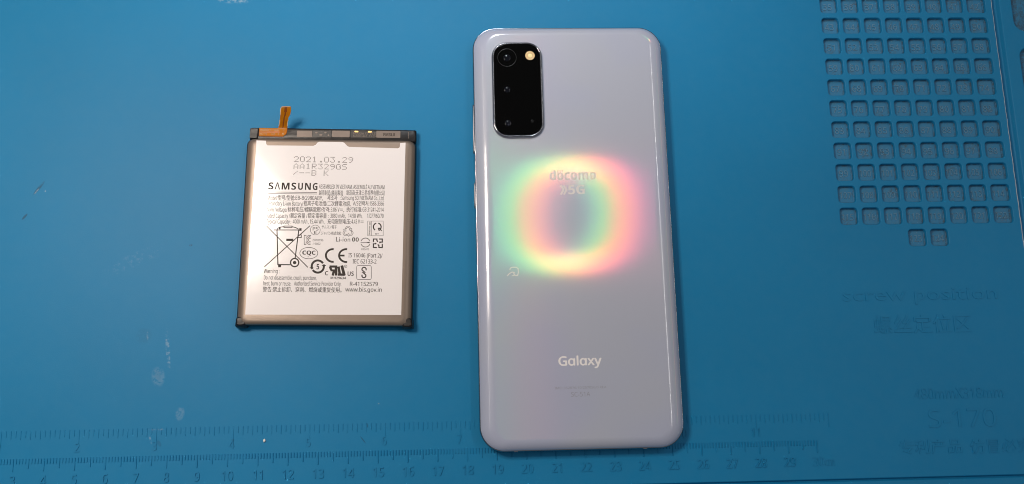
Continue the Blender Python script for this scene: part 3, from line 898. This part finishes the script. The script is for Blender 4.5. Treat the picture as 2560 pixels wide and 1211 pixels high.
for k in range(NT + 1):
    th = t0 + (math.pi / 2 - t0) * k / NT
    ux = (math.cos(t0) - math.cos(th)) / math.cos(t0)
    uz = (math.sin(th) - math.sin(t0)) / (1 - math.sin(t0))
    rings.append(pring(0.42 + 5.1 * ux, 0.42 + 3.5 * ux, 5.5 + 2.4 * uz))
rings.append(pring(6.2, 4.6, 7.9))
v, f = loft(rings, cap_top=True)
part("back_glass", v, f, M_GLASS, phone, True)
# camera island
CX, CY = -18.74, 50.72
v, f = loft([ring(CX, CY, 9.15, 18.1, 5.6, 7.85, 12, 3), ring(CX, CY, 9.05, 18.0, 5.5, 8.5, 12, 3), ring(CX, CY, 8.95, 17.9, 5.4, 8.85, 12, 3),
             ring(CX, CY, 8.72, 17.67, 5.2, 9.08, 12, 3), ring(CX, CY, 8.45, 17.4, 4.9, 9.1, 12, 3), ring(CX, CY, 8.36, 17.31, 4.8, 9.02, 12, 3)])
island = part("camera_island", v, f, M_CHROME, phone, True)
v, f = loft([ring(CX, CY, 8.37, 17.32, 4.8, 9.0, 12, 3), ring(CX, CY, 8.3, 17.25, 4.75, 9.03, 12, 3), ring(CX, CY, 8.1, 17.05, 4.6, 9.05, 12, 3)], cap_top=True)
part("cover_glass", v, f, M_BLACKGLASS, island, True)
for lx, ly, rr_, rd in ((-22.3, 62.7, 3.45, 1.35), (-22.5, 50.6, 3.3, 1.15), (-22.5, 38.0, 3.3, 1.15)):
    rg = []
    if ly > 60:
      for r, z in ((rr_, 9.055), (rr_ - 0.05, 9.062), (rr_ - 0.16, 9.062), (rr_ - 0.22, 9.055)):
          rg.append(disc(lx, ly, r, z, 48))
    if rg:
        v, f = loft(rg)
        part("lens_ring", v, f, M_LENSRING, island, True)
    rg = [disc(lx, ly, rd * math.cos(a), 9.05 + 0.22 * math.sin(a), 24) for a in [math.radians(q) for q in (0, 12, 25, 38, 50, 62, 74, 84)]]
    v, f = loft(rg, cap_top=True)
    part("camera_lens", v, f, M_LENS, island, True)
    for q in range(5):
        a = 0.6 + q * 1.25
        r = rd * 0.72
        rg = [disc(lx + r * math.cos(a), ly + r * math.sin(a), 0.16 * math.cos(b), 9.12 + 0.10 * math.sin(b), 10) for b in (0, 0.5, 1.0, 1.4)]
        v, f = loft(rg, cap_top=True)
        part("lens_glint_bead", v, f, M_LENS, island, True)
fx, fy = -14.0, 63.45
v, f = loft([disc(fx, fy, 1.72, 9.055, 40), disc(fx, fy, 1.66, 9.10, 40), disc(fx, fy, 1.55, 9.09, 40)], cap_top=True)
fl = part("camera_flash", v, f, M_FLASH, phone, True)
v, f = loft([disc(fx, fy, 0.72, 9.095, 24), disc(fx, fy, 0.55, 9.14, 24), disc(fx, fy, 0.3, 9.16, 24)], cap_top=True)
part("flash_core", v, f, M_FLASHC, fl, True)
v, f = loft([disc(-13.9, 38.6, 0.55, 9.055, 24), disc(-13.9, 38.6, 0.45, 9.075, 24), disc(-13.9, 38.6, 0.28, 9.06, 24)], cap_top=True)
part("microphone_hole", v, f, M_LENSRING, phone, True)
for y0, y1, nm in ((28.4, 46.9, "volume_button"), (8.3, 17.7, "power_button")):
    rg = []
    cy, hb = (y0 + y1) / 2, (y1 - y0) / 2
    for d, x in ((0, -34.2), (0, -34.7), (0.08, -34.85), (0.25, -34.92)):
        rg.append([(x, cy + yy, 3.75 + zz) for zz, yy in reversed(rrect(0, 0, 1.0 - d, hb - d, 0.9 - d, 6))])
    v, f = loft(rg, cap_top=True)
    part(nm, v, f, M_BUTTON, phone, True)
for sx in (-22.5, 21.0):
    v, f = box(sx - 0.6, sx + 0.6, -75.88, -75.3, 3.3, 5.0)
    part("antenna_band", v, f, M_ANT, phone)
for s, x0, x1, base, cap, bold in PHONE_TEXT:
    if s == "Galaxy":
        s, bold = "G\u0251l\u0251xy", 0.75
    v, f = fit_text(s, x0, x1, base, cap, 7.915, 2 if bold == 3 else bold, 0.0, 6)
    part("logo_lettering", v, f, M_SILVERPRINT if bold == 0.75 else M_CARRIER, phone)
for s, x0, x1, base, cap, bold in PHONE_FINE:
    v, f = fit_text(s, x0, x1, base, cap, 7.915, bold)
    part("fine_lettering", v, f, M_GREYPRINT, phone)
grp = {}
for nm, w, cl, pts in PHONE_STROKES:
    grp.setdefault(nm, MB()).add(*stroke(pts, w, cl, 7.915 + 0.002 * len(grp)))
for nm, mb in grp.items():
    mb.build(nm, M_CARRIER, phone)

# ================================================================ battery
bat = thing("battery", "flat battery with a white printed label and an orange flex cable standing up", "battery", (132.7, 76.8, 0), -0.0244)
BX, BY, BA, BB = 0.05, -2.2, 29.85, 33.2
def bring(dx, dy, z, r=2.4):
    return ring(BX, BY, BA - dx, BB - dy, max(0.5, r - 0.3 * min(dx, dy)), z, 6, 10)
prof = [(1.8, 1.0, 0.0), (0.7, 0.4, 0.5), (0.15, 0.1, 1.4), (0.0, 0.0, 2.3), (0.1, 0.03, 3.2), (0.42, 0.1, 3.75), (0.95, 0.25, 4.35), (1.7, 0.5, 4.74), (2.6, 1.0, 4.94), (3.2, 1.6, 5.0)]
v, f = loft([bring(*q) for q in prof], cap_top=True, cap_bottom=True)
rng = random.Random(11)
v = [(x + (rng.uniform(-.05, .05) if z > 4 else 0), y, z + (rng.uniform(-0.03, 0.03) if 0 < z < 4.9 else 0)) for x, y, z in v]
part("foil_pouch", v, f, M_FOIL, bat, True)
# black tape round the sides, up to the shoulder
v, f = loft([bring(dx - 0.07, dy - 0.07, z) for dx, dy, z in ((0.7, 0.4, 0.45), (0.15, 0.1, 1.4), (0.0, 0.0, 2.3), (0.1, 0.03, 3.2), (0.42, 0.1, 3.75))])
part("side_tape", v, f, M_TAPE, bat, True)
for sx in (-1, 1):          # folded corners at the foot
    cx = BX + sx * (BA - 1.6)
    rgs = [ring(cx + sx * k, -34.2 - q, a, b, 0.8, z, 4) for k, q, a, b, z in
           ((0.0, 0.1, 1.9, 1.6, 0.1), (0.05, 0.25, 2.0, 1.75, 1.6), (0.0, 0.2, 1.9, 1.7, 3.2), (-0.1, 0.0, 1.7, 1.5, 4.3), (-0.2, -0.1, 1.3, 1.2, 4.75))]
    v, f = loft(rgs, cap_top=True)
    v = [(x + rng.uniform(-.12, .12), y + rng.uniform(-.12, .12), z + rng.uniform(-.06, .06)) for x, y, z in v]
    part("corner_fold", v, f, M_TAPE, bat, False)
# label
LZ = 5.02
v = [(x, y, LZ) for x, y in LABEL_OUTLINE] + [(x, y, LZ - 0.03) for x, y in LABEL_OUTLINE]
n = len(LABEL_OUTLINE)
area = sum(LABEL_OUTLINE[i][0] * LABEL_OUTLINE[(i + 1) % n][1] - LABEL_OUTLINE[(i + 1) % n][0] * LABEL_OUTLINE[i][1] for i in range(n))
top = tuple(range(n)) if area > 0 else tuple(reversed(range(n)))
f = [top] + [(i, (i + 1) % n, n + (i + 1) % n, n + i) if area < 0 else ((i + 1) % n, i, n + i, n + (i + 1) % n) for i in range(n)]
label = part("paper_label", v, f, M_LABEL, bat)
PZ1 = LZ + 0.012
for s, x0, x1, base, cap, bold in LABEL_TEXT:
    v, f = fit_text(s, x0, x1, base, cap, PZ1, bold if bold else 0.5)
    part("printed_line", v, f, M_INK, label)
for s, x0, x1, base, cap, bold in BRAND_TEXT:
    spans = ((0.0, 0.103), (0.128, 0.238), (0.270, 0.430), (0.468, 0.564), (0.605, 0.703), (0.744, 0.865), (0.903, 1.0))
    mb = MB()
    for ch, (u0, u1) in zip("S\u039bMSUNG", spans):
        mb.add(*fit_text(ch, x0 + (x1 - x0) * u0, x0 + (x1 - x0) * u1, base, cap, PZ1, 2, 0, 4))
    mb.build("logo_lettering", M_INK, label)
for s, y0, y1, xb, cap in VERT_TEXT:
    v, f = fit_text(s, 0, y1 - y0, 0, cap, PZ1, 1)
    v = [(xb - q, y0 + p, z) for p, q, z in v]
    part("printed_line", v, f, M_INK, label)
grp = {}
cnt = 0
for nm, w, cl, pts in LABEL_STROKES:
    cnt += 1
    grp.setdefault(nm, MB()).add(*stroke(pts, w, cl, PZ1 + 0.0006 * (cnt % 12)))
for nm, mb in grp.items():
    mb.build(nm, M_INK, label)
# dot-matrix date code
FONT5 = {'0': "011101000110001100011000110001 01110", '1': "00100011000010000100001000010001110", '2': "01110100010000100010001000100011111", '3': "11111000100010000010000011000101110",
         '9': "01110100011000101111000010001001100", '.': "00000000000000000000000000011000110", 'A': "00100010101000110001111111000110001", 'R': "11110100011000111110101001001010001",
         'G': "01110100011000010011100011000101110", 'S': "01111100001000001110000010000111110", '/': "00000000010001000100010001000000000", '-': "00000000000000011111000000000000000",
         'B': "11110100011000111110100011000111110", 'K': "10001100101010011000101001001010001", ' ': "0" * 35}
(dx0, y1t), (dx1, _), (_, y1b), (_, y2t), (_, y2b), (_, y3t), (_, y3b) = DATE
pitch = (dx1 - dx0) / 9.75
for line, yt, yb in (("2021.03.29", y1t, y1b), ("AA1R329GS", y2t, y2b), ("/--B K", y3t, y3b)):
    mb = MB()
    cw, ch = pitch * 0.76 / 5, (yt - yb) / 7
    for c, chx in enumerate(line):
        bits = FONT5[chx].replace(" ", "")
        for q, bit in enumerate(bits):
            if bit == '1':
                x, y = dx0 + c * pitch + (q % 5) * cw * 1.05, yt - (q // 5) * ch
                mb.add([(x, y - ch * 0.72, PZ1), (x + cw * 0.86, y - ch * 0.72, PZ1), (x + cw * 0.86, y, PZ1), (x, y, PZ1)], [(0, 1, 2, 3)])
    mb.build("date_code", M_DOTINK, label)
# protection circuit along the top edge
SZ = 3.45
v, f = loft([ring(0.4, 32.95, 29.3, 2.35, 0.5, 0.4, 4, 12), ring(0.4, 32.95, 29.45, 2.4, 0.6, 2.6, 4, 12), ring(0.4, 32.95, 29.2, 2.2, 0.6, 3.3, 4, 12), ring(0.4, 32.95, 28.8, 1.85, 0.6, SZ, 4, 12)], cap_top=True)
v = [(x, y + (rng.uniform(-.06, .06) if z > 1 else 0), z + (rng.uniform(-.04, .04) if 1 < z < 3.4 else 0)) for x, y, z in v]
strip = part("circuit_strip", v, f, M_TAPE, bat, True)
def pad(x0, x1, y0, y1, mat_, nm, z=SZ, h=0.06, r=0.3):
    cx, cy = (x0 + x1) / 2, (y0 + y1) / 2
    v, f = loft([ring(cx, cy, (x1 - x0) / 2, (y1 - y0) / 2, r, z - 0.02, 4), ring(cx, cy, (x1 - x0) / 2 - 0.04, (y1 - y0) / 2 - 0.04, r, z + h, 4)], cap_top=True)
    return part(nm, v, f, mat_, strip)
pad(-12.5, -7.05, 31.95, 34.35, M_STICKER, "circuit_sticker")
pad(-0.15, 6.25, 32.1, 34.55, M_STICKER, "circuit_sticker")
pad(15.55, 24.2, 32.1, 34.72, M_STICKER, "code_sticker")
pad(-6.9, -0.3, 32.0, 34.5, M_CIRCUIT, "circuit_film", h=0.03)
pad(6.5, 15.4, 32.0, 34.75, M_CIRCUIT, "circuit_film", h=0.03)
for x in (8.55, 13.3):
    pad(x - 0.75, x + 0.75, 33.95, 34.6, M_GOLD, "gold_contact", h=0.09, r=0.28)
for x, y, w in ((-5.6, 33.6, 0.9), (-4.0, 32.8, 1.1), (-2.4, 33.7, 0.8), (-1.3, 32.7, 0.6)):
    pad(x - w / 2, x + w / 2, y - 0.3, y + 0.35, M_STICKER, "solder_tab", h=0.10, r=0.2)
pad(26.9, 27.1, 31.9, 34.6, M_STICKER, "tape_crease", h=0.05, r=0.05)
v, f = loft([ring(-27.4, 33.0, 1.5, 2.0, 0.3, SZ - 0.05, 3), ring(-27.5, 33.0, 1.3, 1.8, 0.3, SZ + 0.35, 3)], cap_top=True)
v = [(x + rng.uniform(-.1, .1), y + rng.uniform(-.1, .1), z + rng.uniform(-.05, .05)) for x, y, z in v]
part("end_tape", v, f, M_TAPE, strip)
for s, x0, x1, base, cap, bold in STRIP_TEXT:
    v, f = fit_text(s, x0, x1, base, cap, SZ + 0.08, bold)
    part("printed_line", v, f, M_INK if s.startswith("FM") else M_STICKER, strip)
# flex cable: flat foot on the strip, then a tongue that rises
FZ = SZ + 0.22
foot = [(-25.7, 32.0), (-17.3, 32.0), (-16.25, 32.9), (-15.95, 34.0), (-15.9, 35.3), (-19.05, 35.3), (-19.1, 35.05), (-25.75, 35.05)]
def prism(pts, z0, z1):
    n = len(pts)
    return [(x, y, z0) for x, y in pts] + [(x, y, z1) for x, y in pts], [tuple(range(n, 2 * n)), tuple(reversed(range(n)))] + [(i, (i + 1) % n, n + (i + 1) % n, n + i) for i in range(n)]
v, f = prism(foot, FZ - 0.18, FZ)
flex = part("flex_cable", v, f, M_FLEX, bat)
rows = [((-19.05, 35.28, 3.65), (-15.9, 35.28, 3.65)), ((-18.79, 35.82, 4.2), (-15.79, 35.87, 4.2)), ((-18.47, 36.62, 5.2), (-15.61, 36.67, 5.2)), ((-18.2, 37.35, 6.1), (-15.29, 37.2, 6.1)), ((-17.97, 38.1, 7.0), (-15.06, 37.93, 7.0)), ((-17.78, 38.72, 7.8), (-14.36, 38.72, 7.8)), ((-17.66, 39.42, 8.6), (-14.03, 39.47, 8.6)), ((-17.44, 40.27, 9.4), (-13.85, 40.37, 9.4)), ((-17.22, 40.75, 9.8), (-13.89, 40.91, 9.8)), ((-16.97, 40.9, 10.0), (-14.09, 41.01, 10.0))]
def ribbon(rows, th, off=0.0):
    v, f = [], []
    for k, (a, b) in enumerate(rows):
        a, b = Vector(a), Vector(b)
        a0 = Vector(rows[max(0, k - 1)][0]); a1 = Vector(rows[min(len(rows) - 1, k + 1)][0])
        nrm = (b - a).cross(a1 - a0).normalized()
        for p, s in ((a, off + th / 2), (b, off + th / 2), (b, off - th / 2), (a, off - th / 2)):
            v.append(tuple(p + nrm * s))
        if k:
            o0, o1 = 4 * (k - 1), 4 * k
            for q in range(4):
                r = (q + 1) % 4
                f.append((o0 + q, o0 + r, o1 + r, o1 + q))
    f.append((3, 2, 1, 0))
    e = 4 * (len(rows) - 1)
    f.append((e, e + 1, e + 2, e + 3))
    return v, f
v, f = ribbon(rows, 0.16)
part("cable_tongue", v, f, M_FLEX, flex)
def sub(rows, u0, u1):
    return [(tuple(Vector(a).lerp(Vector(b), u0)), tuple(Vector(a).lerp(Vector(b), u1))) for a, b in rows]
sgn = 1 if (Vector((1, 0, 0)).cross(Vector((0, 0.6, 1)))).y < 0 else -1
v, f = ribbon(sub(rows[:-2], 0.42, 0.56), 0.05, 0.09 * sgn)
part("copper_trace", v, f, M_TRACE, flex)
v, f = ribbon(sub(rows[6:9], 0.36, 0.62), 0.05, 0.10 * sgn)
part("copper_trace", v, f, M_TRACE, flex)
v, f = ribbon(sub(rows[1:4], -0.03, 0.05), 0.10, 0.06 * sgn)
part("cut_edge", v, f, M_FLEXEDGE, flex)
v, f = ribbon(sub(rows[1:4], 0.95, 1.03), 0.10, 0.06 * sgn)
part("cut_edge", v, f, M_FLEXEDGE, flex)
v, f = ribbon(sub(rows[5:9], -0.03, 0.04), 0.10, 0.06 * sgn)
part("cut_edge", v, f, M_FLEXEDGE, flex)
v, f = ribbon(sub(rows[-2:], 0.0, 1.0), 0.10, 0.06 * sgn)
part("cut_edge", v, f, M_FLEXEDGE, flex)
for y0 in (33.35, 33.75):
    v, f = box(-25.6, -18.6, y0, y0 + 0.16, FZ - 0.02, FZ + 0.03)
    part("copper_trace", v, f, M_TRACE, flex)
v, f = box(-19.0, -16.6, 35.0, 35.14, FZ - 0.02, FZ + 0.035)
part("white_bar", v, f, M_WHITEPRINT, flex)
for s, x0, x1, base, cap, bold in FLEX_TEXT:
    v, f = fit_text(s, x0, x1, base, cap, FZ + 0.03, bold)
    part("printed_line", v, f, M_WHITEPRINT, flex)

# ================================================================ crumb on the mat
bm = bmesh.new()
bmesh.ops.create_icosphere(bm, subdivisions=2, radius=1.0)
rng = random.Random(5)
for q in bm.verts:
    k = 1 + rng.uniform(-0.18, 0.18)
    q.co = Vector((q.co.x * 0.42 * k, q.co.y * 0.55 * k, q.co.z * 0.35 * k))
v = [tuple(q.co) for q in bm.verts]
bm.verts.ensure_lookup_table()
f = [tuple(x.index for x in fc.verts) for fc in bm.faces]
bm.free()
c = part("crumb", v, f, M_CRUMB, None, False, (112.0, 3.5, 0.33))
c['label'] = "tiny white crumb on the blue mat between the two ruler scales"
c['category'] = "crumb"

# ================================================================ ring lamp over the bench (its light is in the picture; it hangs above the frame)
lamp = thing("ring_lamp", "small white ring lamp lit above the bench at the left", "lamp", tuple(q * 1000 for q in RING_POS))
ro, ri = RING_OUT * 1000, RING_IN * 1000
def squircle(r, z, n=64, e=2.0 / 2.35):
    out = []
    for i in range(n):
        t = 2 * math.pi * i / n
        c, q = math.cos(t), math.sin(t)
        out.append((r * math.copysign(abs(c) ** e, c), r * math.copysign(abs(q) ** e, q), z))
    return out
v, f = loft([squircle(ro, 0), squircle(ri, 0)])
f = [tuple(reversed(q)) for q in f]
part("diffuser", v, f, M_EMIT, lamp)
v, f = loft([squircle(ro + 0.2, -0.5), squircle(ro + 3, 0.5), squircle(ro + 3, 14), squircle(ri - 3, 14), squircle(ri - 3, 0.5), squircle(ri - 0.2, -0.5)])
part("housing", v, f, M_HOUSING, lamp, False)
